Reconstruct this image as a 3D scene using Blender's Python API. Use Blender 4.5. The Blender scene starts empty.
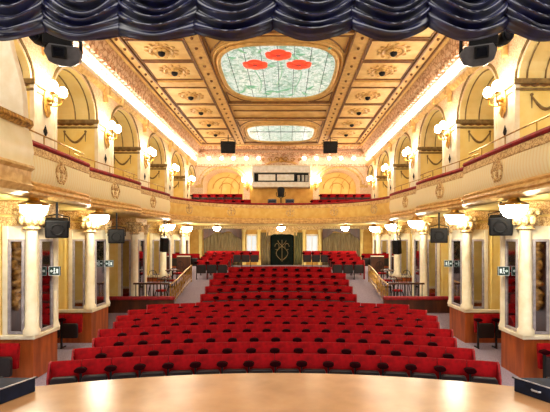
import bpy, bmesh, math, random
from math import pi, sin, cos, atan, atan2, sqrt, radians
random.seed(7)
SC = bpy.context.scene
COL = SC.collection

# ------------------------------------------------------------------ camera, world, exposure
cam_d = bpy.data.cameras.new('camera')
cam = bpy.data.objects.new('camera', cam_d); COL.objects.link(cam)
cam.location = (0.22, 0.0, 3.0); cam.rotation_euler = (radians(90), 0, 0)
cam_d.sensor_width = 36.0; cam_d.lens = 36.0 * 420 / 550
cam_d.shift_x = -10 / 550; cam_d.shift_y = 34 / 550
cam_d.clip_start = 0.05; cam_d.clip_end = 200
SC.camera = cam
W = bpy.data.worlds.new('world'); SC.world = W; W.use_nodes = True
W.node_tree.nodes['Background'].inputs[0].default_value = (1.0, 0.95, 0.88, 1)
W.node_tree.nodes['Background'].inputs[1].default_value = 2.1
SC.view_settings.view_transform = 'Standard'; SC.view_settings.look = 'None'
SC.view_settings.exposure = 1.05; SC.view_settings.gamma = 1.0
SC.view_settings.use_curve_mapping = False
SC.cycles.max_bounces = 8; SC.cycles.diffuse_bounces = 5; SC.cycles.glossy_bounces = 4
SC.cycles.sample_clamp_indirect = 4.0
SC.cycles.use_denoising = True
E_BULB, E_BOWL, E_SCONCE, E_SKY = 9.5, 36.0, 46.0, 1.2

# ------------------------------------------------------------------ materials
def nodes_of(name):
    m = bpy.data.materials.new(name); m.use_nodes = True
    nt = m.node_tree; return m, nt, nt.nodes['Principled BSDF']
def lin(c):
    return tuple((x/12.92 if x <= .04045 else ((x+.055)/1.055)**2.4) for x in (v/255 for v in c))
def mat(name, c1, c2=None, scale=4.0, rough=0.6, metal=0.0, bump=0.0, detail=4.0, stretch=None, spec=None, sheen=0.0, lo=.35, hi=.65):
    m, nt, b = nodes_of(name)
    c1 = lin(c1); c2 = lin(c2) if c2 else tuple(x*.8 for x in c1)
    tc = nt.nodes.new('ShaderNodeTexCoord'); mp = nt.nodes.new('ShaderNodeMapping')
    if stretch: mp.inputs['Scale'].default_value = stretch
    n = nt.nodes.new('ShaderNodeTexNoise'); n.inputs['Scale'].default_value = scale; n.inputs['Detail'].default_value = detail
    r = nt.nodes.new('ShaderNodeValToRGB')
    r.color_ramp.elements[0].position = lo; r.color_ramp.elements[1].position = hi
    r.color_ramp.elements[0].color = (*c1, 1); r.color_ramp.elements[1].color = (*c2, 1)
    L = nt.links.new
    L(tc.outputs['Object'], mp.inputs[0]); L(mp.outputs[0], n.inputs['Vector']); L(n.outputs['Fac'], r.inputs[0]); L(r.outputs[0], b.inputs['Base Color'])
    b.inputs['Roughness'].default_value = rough; b.inputs['Metallic'].default_value = metal
    if spec is not None: b.inputs['Specular IOR Level'].default_value = spec
    if sheen: b.inputs['Sheen Weight'].default_value = sheen
    if bump:
        bp = nt.nodes.new('ShaderNodeBump'); bp.inputs['Strength'].default_value = bump; bp.inputs['Distance'].default_value = .02
        L(n.outputs['Fac'], bp.inputs['Height']); L(bp.outputs[0], b.inputs['Normal'])
    return m
def emis(name, color, strength, base=(.9, .9, .85)):
    m, nt, b = nodes_of(name)
    tc = nt.nodes.new('ShaderNodeTexCoord'); n = nt.nodes.new('ShaderNodeTexNoise'); n.inputs['Scale'].default_value = 6
    r = nt.nodes.new('ShaderNodeValToRGB')
    r.color_ramp.elements[0].color = (color[0]*.92, color[1]*.92, color[2]*.9, 1); r.color_ramp.elements[1].color = (*color, 1)
    nt.links.new(tc.outputs['Object'], n.inputs['Vector']); nt.links.new(n.outputs['Fac'], r.inputs[0]); nt.links.new(r.outputs[0], b.inputs['Emission Color'])
    b.inputs['Base Color'].default_value = (*base, 1); b.inputs['Emission Strength'].default_value = strength
    return m
def filigree(name, c1, c2, scale, rough=.6, width=.08, metal=0):
    """plaster with fine painted scrollwork"""
    m, nt, b = nodes_of(name)
    tc = nt.nodes.new('ShaderNodeTexCoord'); nz = nt.nodes.new('ShaderNodeTexNoise'); nz.inputs['Scale'].default_value = scale*.6
    mx = nt.nodes.new('ShaderNodeMixRGB'); mx.inputs[0].default_value = .25
    v = nt.nodes.new('ShaderNodeTexVoronoi'); v.feature = 'DISTANCE_TO_EDGE'; v.inputs['Scale'].default_value = scale
    r = nt.nodes.new('ShaderNodeValToRGB'); r.color_ramp.elements[0].position = width*.5; r.color_ramp.elements[1].position = width*1.6
    r.color_ramp.elements[0].color = (*lin(c2), 1); r.color_ramp.elements[1].color = (*lin(c1), 1)
    L = nt.links.new
    L(tc.outputs['Object'], nz.inputs['Vector']); L(tc.outputs['Object'], mx.inputs[1]); L(nz.outputs['Color'], mx.inputs[2])
    L(mx.outputs[0], v.inputs['Vector']); L(v.outputs['Distance'], r.inputs[0]); L(r.outputs[0], b.inputs['Base Color'])
    bp = nt.nodes.new('ShaderNodeBump'); bp.inputs['Strength'].default_value = .35; bp.inputs['Distance'].default_value = .02
    L(v.outputs['Distance'], bp.inputs['Height']); L(bp.outputs[0], b.inputs['Normal'])
    b.inputs['Roughness'].default_value = rough; b.inputs['Metallic'].default_value = metal
    return m
def stripes(name, c1, c2, scale, axis='Y', rough=.5):
    m, nt, b = nodes_of(name)
    tc = nt.nodes.new('ShaderNodeTexCoord'); w = nt.nodes.new('ShaderNodeTexWave'); w.bands_direction = axis
    w.inputs['Scale'].default_value = scale; w.inputs['Distortion'].default_value = .6; w.inputs['Detail Scale'].default_value = 2
    r = nt.nodes.new('ShaderNodeValToRGB'); r.color_ramp.elements[0].color = (*lin(c2), 1); r.color_ramp.elements[1].color = (*lin(c1), 1)
    r.color_ramp.elements[0].position = .05; r.color_ramp.elements[1].position = .5
    nt.links.new(tc.outputs['Object'], w.inputs['Vector']); nt.links.new(w.outputs['Fac'], r.inputs[0]); nt.links.new(r.outputs[0], b.inputs['Base Color'])
    b.inputs['Roughness'].default_value = rough
    return m

M = {}
M['cream'] = mat('cream_plaster', (246, 232, 198), (236, 217, 172), 3)
M['white'] = mat('ivory_paint', (248, 238, 212), (236, 222, 186), 5, rough=.45)
M['yellow'] = mat('yellow_plaster', (252, 230, 150), (246, 216, 124), 2.5)
M['vault'] = mat('pale_yellow_vault', (250, 230, 166), (242, 216, 140), 2.5)
M['ochre'] = mat('ochre_plaster', (226, 178, 84), (206, 152, 62), 3)
M['ceil'] = mat('ceiling_tan', (236, 198, 120), (216, 172, 94), 2.2, detail=8)
M['ceil_panel'] = mat('ceiling_panel_paint', (240, 206, 132), (224, 182, 106), 2.5, detail=8)
M['beam'] = mat('ceiling_beam_paint', (228, 188, 112), (208, 164, 90), 6)
M['line'] = mat('brown_stencil', (142, 98, 52), (116, 78, 42), 8)
M['olive'] = mat('olive_brown_band', (150, 124, 76), (112, 88, 50), 9)
M['spandrel'] = filigree('spandrel_scrollwork', (244, 218, 186), (222, 184, 146), 13.0)
M['frieze'] = filigree('frieze_scrollwork', (232, 200, 164), (186, 138, 100), 7.0)
M['fascia'] = stripes('fluted_fascia', (255, 242, 194), (251, 230, 168), 3.2, 'Y')
M['fascia_back'] = mat('golden_fascia', (240, 204, 112), (230, 184, 88), 4)
M['relief'] = filigree('gilded_relief_band', (238, 208, 146), (186, 138, 80), 14)
M['mould'] = mat('gilt_moulding', (238, 202, 132), (206, 158, 88), 9, rough=.4)
M['gold'] = mat('gilt_plaster', (226, 176, 84), (140, 96, 40), 16, rough=.35, metal=.35, bump=.5)
M['silverleaf'] = filigree('gilt_capital', (232, 200, 140), (130, 98, 60), 16, rough=.4)
M['brass'] = mat('brass', (206, 160, 72), (160, 116, 44), 10, rough=.3, metal=.8)
M['red'] = mat('red_velvet', (156, 1, 12), (120, 1, 8), 9, rough=.8, spec=.15, bump=.15)
M['rail_red'] = mat('crimson_rail_velvet', (164, 16, 26), (120, 8, 18), 9, rough=.7)
M['seatdark'] = mat('dark_wine_ply', (26, 5, 7), (14, 3, 4), 8, rough=.5)
M['armshade'] = mat('arm_wood_shade', (46, 2, 7), (30, 1, 4), 12, rough=.9, spec=.05)  # near-black tone has the shade between seat backs painted in
M['iron'] = mat('black_iron', (20, 18, 20), (11, 10, 12), 12, rough=.6, spec=.3)
M['wood'] = mat('reddish_oak_dado', (190, 96, 40), (146, 68, 24), 7, rough=.4, stretch=(1, 1, .15), detail=8)
M['darkwood'] = mat('dark_panel_wood', (88, 44, 22), (56, 26, 14), 6, rough=.45, stretch=(1, 1, .2))
M['grey_frame'] = mat('grey_lilac_frame', (168, 160, 164), (140, 132, 136), 10, rough=.4)
M['carpet'] = mat('lilac_grey_carpet', (150, 138, 152), (118, 104, 122), 40, rough=.95, bump=.3)
M['stage'] = mat('stage_boards', (166, 122, 82), (140, 100, 62), 2.6, rough=.25, detail=9, lo=.3, hi=.75, bump=.03)
M['navy'] = mat('navy_satin_velvet', (18, 20, 62), (6, 7, 26), 7, rough=.3, bump=.04, spec=.8)
M['black'] = mat('black_plastic', (15, 15, 18), (8, 8, 10), 14, rough=.6, spec=.25)
M['bluebox'] = mat('blue_black_paint', (20, 28, 50), (10, 14, 28), 8, rough=.7, spec=.2)
M['greyshell'] = mat('grey_fixture_shell', (92, 88, 88), (64, 62, 64), 8, rough=.35)
M['lens'] = mat('dark_lens', (20, 22, 30), (8, 8, 12), 8, rough=.08)
M['silver'] = mat('silver_trim', (186, 188, 196), (150, 150, 160), 12, rough=.3, metal=.7)
M['blackdrape'] = mat('black_added_drape', (26, 22, 24), (16, 14, 16), 3, rough=.9)
M['curtain'] = mat('gold_drape', (138, 120, 84), (98, 82, 52), 6, rough=.8, stretch=(4, 4, .4))
M['greencurtain'] = mat('olive_drape', (120, 112, 66), (84, 80, 46), 6, rough=.8, stretch=(4, 4, .4))
M['darkgreen'] = mat('dark_green_door', (16, 26, 20), (8, 14, 11), 6, rough=.85, spec=.1)
M['signgreen'] = mat('dark_green_sign', (22, 52, 44), (16, 40, 36), 10, rough=.4)
M['signwhite'] = emis('sign_white', (.80, .92, .90), .22, (.5,.55,.55))
M['boxwhite'] = mat('white_booth_paint', (240, 234, 222), (224, 214, 196), 6, rough=.5)
M['grey_box'] = mat('pale_grey_board', (196, 194, 188), (170, 168, 160), 6)
M['bulb'] = emis('bulb_glow', (1.0, .88, .90), E_BULB)
M['bowl'] = emis('bowl_glow', (1.0, .92, .72), E_BOWL)
M['sconce'] = emis('sconce_glow', (1.0, .90, .64), E_SCONCE)
M['window'] = emis('window_daylight', (.80, .88, 1.0), .25, (.5,.55,.6))
M['poppy'] = emis('poppy_glass', (.90, .05, .015), .5, (.8, .08, .04))
M['poppy_dark'] = emis('poppy_heart', (.35, .03, .02), .5, (.3, .05, .05))
M['leading'] = mat('lead_came', (40, 70, 60), (60, 60, 50), 8)
M['leafglass'] = emis('leaf_glass', (.16, .36, .22), .35, (.2, .4, .25))
def mirror_mat():
    m, nt, b = nodes_of('dimmed_mirror')
    tc = nt.nodes.new('ShaderNodeTexCoord'); n = nt.nodes.new('ShaderNodeTexNoise'); n.inputs['Scale'].default_value = 5
    r = nt.nodes.new('ShaderNodeValToRGB'); r.color_ramp.elements[0].color = (.36, .33, .33, 1); r.color_ramp.elements[1].color = (.48, .45, .44, 1)  # tint darkened so the glass colour stands in for a dark reflection
    nt.links.new(tc.outputs['Object'], n.inputs['Vector']); nt.links.new(n.outputs['Fac'], r.inputs[0]); nt.links.new(r.outputs[0], b.inputs['Base Color'])
    b.inputs['Metallic'].default_value = 1; b.inputs['Roughness'].default_value = .06
    return m
M['mirror'] = mirror_mat()
def skylight_mat(name, green, strength):
    m, nt, b = nodes_of(name); L = nt.links.new
    tc = nt.nodes.new('ShaderNodeTexCoord')
    v = nt.nodes.new('ShaderNodeTexVoronoi'); v.inputs['Scale'].default_value = 9
    ve = nt.nodes.new('ShaderNodeTexVoronoi'); ve.feature = 'DISTANCE_TO_EDGE'; ve.inputs['Scale'].default_value = 9
    r = nt.nodes.new('ShaderNodeValToRGB'); cr = r.color_ramp
    cr.elements[0].color = (.20, .40, .26, 1); cr.elements[1].color = (.72, .86, .74, 1); cr.elements[0].position = .0; cr.elements[1].position = .42
    e = cr.elements.new(.2); e.color = (.48, .68, .54, 1)
    e = cr.elements.new(.8); e.color = (.93, .95, .86, 1)
    r2 = nt.nodes.new('ShaderNodeValToRGB'); r2.color_ramp.elements[0].position = .02; r2.color_ramp.elements[1].position = .06
    r2.color_ramp.elements[0].color = (.25, .36, .28, 1); r2.color_ramp.elements[1].color = (1, 1, 1, 1)
    mu = nt.nodes.new('ShaderNodeMixRGB'); mu.blend_type = 'MULTIPLY'; mu.inputs[0].default_value = 1
    sx = nt.nodes.new('ShaderNodeSeparateColor')
    L(tc.outputs['Object'], v.inputs['Vector']); L(tc.outputs['Object'], ve.inputs['Vector'])
    L(v.outputs['Color'], sx.inputs[0]); L(sx.outputs[0], r.inputs[0]); L(ve.outputs['Distance'], r2.inputs[0])
    L(r.outputs[0], mu.inputs[1]); L(r2.outputs[0], mu.inputs[2])
    L(mu.outputs[0], b.inputs['Emission Color']); b.inputs['Base Color'].default_value = (.12, .16, .13, 1)
    b.inputs['Emission Strength'].default_value = strength; b.inputs['Roughness'].default_value = .3
    return m
M['sky1'] = skylight_mat('stained_glass_mint', 1, E_SKY*.36)
M['sky2'] = skylight_mat('stained_glass_pale', 0, E_SKY*.40)

# ------------------------------------------------------------------ mesh helpers
def offset_of(o):
    x = y = z = 0
    while o is not None:
        x += o.location.x; y += o.location.y; z += o.location.z; o = o.parent
    return x, y, z
class MB:
    def __init__(s): s.v = []; s.f = []
    def add(s, vs, fs):
        n = len(s.v); s.v += [tuple(v) for v in vs]; s.f += [tuple(i+n for i in f) for f in fs]; return s
    def box(s, x0, x1, y0, y1, z0, z1):
        x0, x1 = sorted((x0, x1)); y0, y1 = sorted((y0, y1)); z0, z1 = sorted((z0, z1))
        return s.add([(x0,y0,z0),(x1,y0,z0),(x1,y1,z0),(x0,y1,z0),(x0,y0,z1),(x1,y0,z1),(x1,y1,z1),(x0,y1,z1)],
                     [(0,3,2,1),(4,5,6,7),(0,1,5,4),(1,2,6,5),(2,3,7,6),(3,0,4,7)])
    def obox(s, c, ux, uy, uz, hx, hy, hz):
        """oriented box: centre, three unit axes, half sizes"""
        vs = []
        for a, b_, d in ((-1,-1,-1),(1,-1,-1),(1,1,-1),(-1,1,-1),(-1,-1,1),(1,-1,1),(1,1,1),(-1,1,1)):
            vs.append(tuple(c[i] + ux[i]*a*hx + uy[i]*b_*hy + uz[i]*d*hz for i in range(3)))
        return s.add(vs, [(0,3,2,1),(4,5,6,7),(0,1,5,4),(1,2,6,5),(2,3,7,6),(3,0,4,7)])
    def lathe(s, prof, c=(0,0,0), n=16, axis='z', a0=0, a1=2*pi):
        full = abs(a1-a0-2*pi) < 1e-6
        cols = n if full else n+1
        vs = []
        for j in range(cols):
            a = a0 + (a1-a0)*j/n
            for r, z in prof:
                p = (r*cos(a), r*sin(a), z)
                if axis == 'y': p = (p[0], p[2], p[1])
                if axis == 'x': p = (p[2], p[0], p[1])
                vs.append((p[0]+c[0], p[1]+c[1], p[2]+c[2]))
        k = len(prof); fs = []
        for j in range(n):
            j2 = (j+1) % cols
            for i in range(k-1):
                fs.append((j*k+i, j2*k+i, j2*k+i+1, j*k+i+1))
        return s.add(vs, fs)
    def ball(s, c, r, sx=1, sy=1, sz=1, n=10, m=6):
        prof = [(max(1e-4, r*sin(pi*i/m)), -r*cos(pi*i/m)) for i in range(m+1)]
        t = MB().lathe(prof, n=n)
        return s.add([(c[0]+x*sx, c[1]+y*sy, c[2]+z*sz) for x, y, z in t.v], t.f)
    def tube(s, pts, r, n=6, closed=False):
        N = len(pts); vs = []
        for i, p in enumerate(pts):
            a = pts[i-1] if (i > 0 or closed) else p
            b = pts[(i+1) % N] if (i < N-1 or closed) else p
            t = [b[k]-a[k] for k in range(3)]; l = sqrt(sum(q*q for q in t)) or 1; t = [q/l for q in t]
            up = (0,0,1) if abs(t[2]) < .9 else (1,0,0)
            u = [t[1]*up[2]-t[2]*up[1], t[2]*up[0]-t[0]*up[2], t[0]*up[1]-t[1]*up[0]]
            l = sqrt(sum(q*q for q in u)); u = [q/l for q in u]
            w = [u[1]*t[2]-u[2]*t[1], u[2]*t[0]-u[0]*t[2], u[0]*t[1]-u[1]*t[0]]
            rr = r[i] if isinstance(r, (list, tuple)) else r
            for j in range(n):
                an = 2*pi*j/n
                vs.append(tuple(p[k] + rr*(cos(an)*u[k] + sin(an)*w[k]) for k in range(3)))
        fs = []
        for i in range(N if closed else N-1):
            i2 = (i+1) % N
            for j in range(n):
                fs.append((i*n+j, i*n+(j+1) % n, i2*n+(j+1) % n, i2*n+j))
        if not closed:
            fs.append(tuple(range(n-1, -1, -1))); fs.append(tuple((N-1)*n+j for j in range(n)))
        return s.add(vs, fs)
    def prism(s, poly, d0, d1, axis='y'):
        """extrude a 2D outline; axis y: poly is (x,z); axis x: poly is (y,z); axis z: (x,y)"""
        def P(a, b_, d): return {'y': (a, d, b_), 'x': (d, a, b_), 'z': (a, b_, d)}[axis]
        n = len(poly)
        vs = [P(a, b_, d0) for a, b_ in poly] + [P(a, b_, d1) for a, b_ in poly]
        fs = [tuple(range(n)), tuple(range(2*n-1, n-1, -1))] + [(i, (i+1) % n, n+(i+1) % n, n+i) for i in range(n)]
        return s.add(vs, fs)
    def sweep(s, path, prof, side):
        """path of (x,y); prof of (d,z) with d towards the hall; closed profile"""
        N = len(path); k = len(prof); vs = []
        for i, (x, y) in enumerate(path):
            a = path[max(0, i-1)]; b_ = path[min(N-1, i+1)]
            tx, ty = b_[0]-a[0], b_[1]-a[1]; l = sqrt(tx*tx+ty*ty) or 1
            nx, ny = -ty/l*side, tx/l*side
            for d, z in prof: vs.append((x+nx*d, y+ny*d, z))
        fs = []
        for i in range(N-1):
            for j in range(k):
                fs.append((i*k+j, i*k+(j+1) % k, (i+1)*k+(j+1) % k, (i+1)*k+j))
        fs.append(tuple(range(k))); fs.append(tuple((N-1)*k+j for j in range(k-1, -1, -1)))
        return s.add(vs, fs)
    def grid(s, fn, nu, nv):
        vs = [fn(i/nu, j/nv) for j in range(nv+1) for i in range(nu+1)]
        fs = [(j*(nu+1)+i, j*(nu+1)+i+1, (j+1)*(nu+1)+i+1, (j+1)*(nu+1)+i) for j in range(nv) for i in range(nu)]
        return s.add(vs, fs)
    def build(s, name, m, parent=None, smooth=False, bevel=0, solid=0):
        ox, oy, oz = offset_of(parent)
        me = bpy.data.meshes.new(name)
        me.from_pydata([(x-ox, y-oy, z-oz) for x, y, z in s.v], [], s.f)
        me.materials.append(m if not isinstance(m, str) else M[m])
        bm = bmesh.new(); bm.from_mesh(me); bmesh.ops.recalc_face_normals(bm, faces=bm.faces)
        if smooth:
            for f in bm.faces: f.smooth = True
            for e in bm.edges:
                if len(e.link_faces) == 2 and e.calc_face_angle(0) > radians(50): e.smooth = False
        bm.to_mesh(me); bm.free(); me.update()
        o = bpy.data.objects.new(name, me); COL.objects.link(o)
        if parent is not None: o.parent = parent
        if bevel:
            md = o.modifiers.new('bevel', 'BEVEL'); md.width = bevel; md.segments = 2; md.limit_method = 'ANGLE'
        if solid:
            md = o.modifiers.new('solid', 'SOLIDIFY'); md.thickness = solid; md.offset = 0
        return o
def tag(o, label, cat, group=None):
    o['label'] = label; o['category'] = cat
    if group: o['group'] = group
    return o
def thing(name, label, cat, loc=(0,0,0), group=None):
    o = bpy.data.objects.new(name, None); COL.objects.link(o); o.location = loc; o.empty_display_size = .1
    return tag(o, label, cat, group)
def struct(o):
    o['kind'] = 'structure'; return o
def copy_tree(o, parent=None):
    c = o.copy(); COL.objects.link(c)
    if parent is not None: c.parent = parent
    for ch in list(o.children): copy_tree(ch, c)
    return c
def place(proto, used, loc, rz, label, group=None, s=1):
    o = proto if not used else copy_tree(proto)
    used.append(o)
    o.location = loc; o.rotation_euler = (0, 0, rz); o['label'] = label
    if group: o['group'] = group
    return o
ORD = ['first','second','third','fourth','fifth','sixth','seventh','eighth','ninth','tenth','eleventh','twelfth','thirteenth',
       'fourteenth','fifteenth','sixteenth','seventeenth','eighteenth','nineteenth','twentieth']
SIDES = ((-1, 'left'), (1, 'right'))

# ------------------------------------------------------------------ floor, stage, walls
def floor_z(y):
    pts = [(0, 0), (7.7, 0), (13.4, .085), (17.9, .98), (22, 1.5), (30, 1.5)]
    for (a, za), (b, zb) in zip(pts, pts[1:]):
        if y <= b: return za + (zb-za)*(y-a)/(b-a)
    return 1.5
mb = MB()
ys = [3.2, 7.7, 10, 13.4, 15, 16.5, 17.9, 20, 22, 25.6]
mb.grid(lambda u, v: (-7.3+14.6*u, ys[round(v*(len(ys)-1))], floor_z(ys[round(v*(len(ys)-1))])), 10, len(ys)-1)
struct(mb.build('floor', 'carpet'))
STZ = 1.227
def stage_edge(x): return 5.6 - (x-.1)**2/(2*8.2)
poly = [(x/10, stage_edge(x/10)) for x in range(-48, 49, 2)] + [(4.8, -2.5), (-4.8, -2.5)]
struct(MB().prism(poly, STZ-.12, STZ, 'z').build('floor_stage', 'stage'))
lip = [(x/10, stage_edge(x/10)) for x in range(-48, 49, 2)]
struct(MB().sweep(lip, [(.0, STZ-.13), (.0, 0), (.06, 0), (.06, STZ-.13)], -1).build('wall_stage_front', 'darkwood'))

t = thing('added_backdrop', 'added black drape behind the viewer that keeps the pillar mirrors dark', 'curtain', (0, -4, STZ))
MB().grid(lambda u, v: (-8+16*u, -4+.08*sin(80*u), STZ+6.6*v), 120, 2).build('cloth', 'blackdrape', t, smooth=True, solid=.02)  # unseen drape, added to give the pillar mirrors something dark to reflect
for q_, n_ in ((-1, 'left'), (1, 'right')):
    t = thing('added_side_drape', 'added unseen black drape on the %s that keeps the mirrors dark' % n_, 'curtain', (q_*6.2, 0, STZ))
    MB().grid(lambda u, v: (q_*6.2+.08*sin(40*u), -3.6+7.6*u, STZ+6.6*v), 60, 2).build('cloth', 'blackdrape', t, smooth=True, solid=.02)  # unseen as well, added to darken what the mirrors reflect

YP = [8.95, 12.0, 15.5, 19.0, 22.5]          # pier front faces
TH = [.9, 1.1, 1.1, 1.1, 1.1]                # pier thickness along the hall
XW = 7.2; ZB = 3.84; ZC = 6.43; YB = 25.3; ZCEIL = 8.6
XI = 5.2
for s, nm in SIDES:
    # outer wall, lower and upper
    struct(MB().box(s*XW, s*(XW+.15), 4.2, YB, ZB, 7.9).build('wall_%s' % nm, 'yellow'))
    struct(MB().box(s*XW, s*(XW+.15), 4.2, YB, -.1, ZB).build('wall_%s_lower' % nm, 'darkwood'))
    g = MB()
    for k in range(7):
        zz = 1.2+.3*k
        g.tube([(s*(XW-.05), 6.35+.22*sin(q*.55+k)*(1-.04*q), zz+.3*q/11) for q in range(12)], .06, 6)
    for k in range(8): g.ball((s*(XW-.06), 6.35+.12*sin(k*2.1), 1.2+.28*k), .13, .5, 1, 1.2, 8, 6)
    tag(g.build('gilt_wall_ornament', 'gold', smooth=True), 'tall gilt scroll ornament on the dark box wall beside the stage, %s side' % nm, 'ornament', 'gilt wall ornaments')
    # arcade above the springing: spandrels toward the hall and vaulted soffits across the side boxes
    mb = MB(); ribs = MB(); sof = MB()
    edges = [5.0] + [v for p, t in zip(YP, TH) for v in (p, p+t)] + [YB]
    NA = 18
    for b in range(0, len(edges)-1, 2):
        y0, y1 = edges[b], edges[b+1]
        if y1-y0 < .3: continue
        last = (b == len(edges)-2)
        yc, hw = (y0+y1)/2, (y1-y0)/2
        rise = .95 if not last else .8
        P = [(yc - hw*cos(pi*i/NA), ZC + rise*sin(pi*i/NA)) for i in range(NA+1)]
        for (ya, za), (yb_, zb) in zip(P, P[1:]):
            mb.add([(s*XI,ya,za),(s*XI,yb_,zb),(s*XI,yb_,7.75),(s*XI,ya,7.75)], [(0,1,2,3)])
            sof.add([(s*XI,ya,za),(s*XI,yb_,zb),(s*XW,yb_,zb),(s*XW,ya,za)], [(0,1,2,3)])
        for xx, inset, r in ((XI-.01, -.10, .035), (XI+.16, .03, .018), (XI+.55, .03, .018), (XI+1.5, .03, .018)):
            Q = [(s*xx, yc-(hw-inset)*cos(pi*i/NA), ZC+(rise-inset)*sin(pi*i/NA)) for i in range(NA+1)]
            ribs.tube(Q, r, 6)
    for p, t in zip(YP, TH):
        mb.box(s*XI, s*XW, p, p+t, ZC, 7.75)
    struct(mb.build('wall_%s_arcade' % nm, 'spandrel'))
    struct(sof.build('ceiling_%s_vaults' % nm, 'vault', smooth=True))
    struct(ribs.build('trim_%s_arches' % nm, 'olive', smooth=True))
    # cornice: lower moulding, cove ledge, dentil band, ceiling edge
    pth = [(s*XI, 5.0), (s*XI, YB)]
    struct(MB().sweep(pth, [(0,7.42),(.06,7.42),(.12,7.52),(.12,7.58),(0,7.6)], s).build('trim_%s_moulding' % nm, 'mould'))
    struct(MB().sweep(pth, [(-.3,7.6),(.10,7.6),(.13,7.66),(.06,7.68),(.02,8.02),(-.3,8.02)], s).build('trim_%s_cove' % nm, 'white'))
    dn = MB().sweep(pth, [(-.3,8.0),(.2,8.0),(.24,8.06),(.24,8.2),(.34,8.34),(.38,8.6),(-.3,8.6)], s)
    y = 5.2
    while y < YB-.1:
        dn.box(s*(XI-.32), s*(XI-.2), y, y+.12, 8.04, 8.2); y += .26
    struct(dn.build('trim_%s_dentils' % nm, 'frieze'))
    bk = MB()
    for p, t in zip(YP, TH):
        for yy in (p+t*.5,):
            bk.box(s*(XI-.02), s*(XI-.2), yy-.1, yy+.1, 7.3, 7.6); bk.box(s*(XI-.02), s*(XI-.12), yy-.07, yy+.07, 7.1, 7.3)
    yc = [(a+b)/2 for a, b in zip(YP, YP[1:])]
    for yy in yc:
        bk.box(s*(XI-.02), s*(XI-.16), yy-.08, yy+.08, 7.42, 7.62)
    struct(bk.build('trim_%s_corbels' % nm, 'mould', bevel=.02))

# back wall (upper part with two open arches and recesses)
mb = MB(); trim = MB()
arches = [(-3.5, 1.22), (3.5, 1.22)]
ZS, RI = 6.35, .95
us = [-XW, -3.5-1.22, -3.5+1.22, 3.5-1.22, 3.5+1.22, XW]
for k in (0, 2, 4):
    mb.add([(us[k],YB,ZB),(us[k+1],YB,ZB),(us[k+1],YB,ZCEIL),(us[k],YB,ZCEIL)], [(0,1,2,3)])
for c, hw in arches:
    P = [(c-hw*cos(pi*i/20), ZS+RI*sin(pi*i/20)) for i in range(21)]
    for (xa, za), (xb, zb) in zip(P, P[1:]):
        mb.add([(xa,YB,za),(xb,YB,zb),(xb,YB,ZCEIL),(xa,YB,ZCEIL)], [(0,1,2,3)])
    full = [(c-hw, ZB)] + P + [(c+hw, ZB)]
    for (xa, za), (xb, zb) in zip(full, full[1:]):
        mb.add([(xa,YB,za),(xb,YB,zb),(xb,YB+1.4,zb),(xa,YB+1.4,za)], [(0,1,2,3)])
    trim.tube([(c-(hw+.08)*cos(pi*i/20), YB-.02, ZS+(RI+.08)*sin(pi*i/20)) for i in range(21)], .07, 8)
    trim.tube([(c-(hw+.3)*cos(pi*i/20), YB-.01, ZS+(RI+.28)*sin(pi*i/20)) for i in range(21)], .03, 6)
    for q in (-1, 1):
        trim.box(c+q*hw, c+q*(hw+.28), YB-.06, YB, ZS-.2, ZS)
struct(mb.build('wall_back', 'spandrel'))
# centre arch above the booth
trim.tube([(-1.5*cos(pi*i/20), YB-.02, 6.9+.85*sin(pi*i/20)) for i in range(21)], .06, 8)
trim.box(-XI, -4.75, YB-.05, YB, ZS-.2, ZS-.06); trim.box(4.75, XI, YB-.05, YB, ZS-.2, ZS-.06)
struct(trim.build('trim_back_arches', 'mould', smooth=True))
struct(MB().box(-XW, XW, YB+1.4, YB+1.5, ZB, ZCEIL).build('wall_back_recess', 'yellow'))
ln = MB()
for c, hw in arches:
    for k, f in enumerate((.35, .7)):
        ln.tube([(c-hw*f*cos(pi*i/16), YB+1.37, ZS-.1+RI*f*1.1*sin(pi*i/16)) for i in range(17)], .03, 6)
    for dx in (-.5, .1, .6):
        ln.tube([(c+dx, YB+1.37, ZB+1), (c+dx+.25, YB+1.37, ZS+.3), (c+dx+.7, YB+1.37, ZS+.8)], .025, 6)
struct(ln.build('trim_recess_lines', 'ochre'))
struct(MB().box(-1.9, 1.9, YB-.06, YB, ZB+.1, 6.3).build('wall_back_panel', 'ochre'))
bc = MB().box(-XI, XI, YB-.12, YB, 7.42, 7.55); bc.box(-XI, XI, YB-.10, YB, 7.98, 8.04); bc.box(-XI, XI, YB-.3, YB, 8.1, 8.22); bc.box(-XI, XI, YB-.4, YB, 8.4, 8.6)
x = -XI+.1
while x < XI:
    bc.box(x, x+.12, YB-.36, YB-.28, 8.0, 8.12); x += .26
struct(bc.build('trim_back_cornice', 'frieze'))
# scroll ornament in the middle of the rear cornice
orn = thing('cornice_ornament', 'gilt scroll ornament in the middle of the rear cornice above the booth', 'ornament', (0, YB-.14, 7.8))
for q in (-1, 1):
    for k in range(3):
        mb = MB()
        cx = q*(.25+.42*k); r0 = .17-.03*k
        mb.tube([(cx+r0*(1-.06*i)*cos(i*.6)*q, YB-.14, 7.8+r0*(1-.06*i)*sin(i*.6)) for i in range(14)], .03, 6)
        mb.build('scroll', 'gold', orn, smooth=True)
MB().ball((0, YB-.16, 7.8), .14, 1, .5, 1.2).build('boss', 'gold', orn, smooth=True)
# lower back wall
mb = MB().box(-XW, XW, YB, YB+.15, 1.3, ZB)
struct(mb.build('wall_back_lower', 'ochre'))

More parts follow.
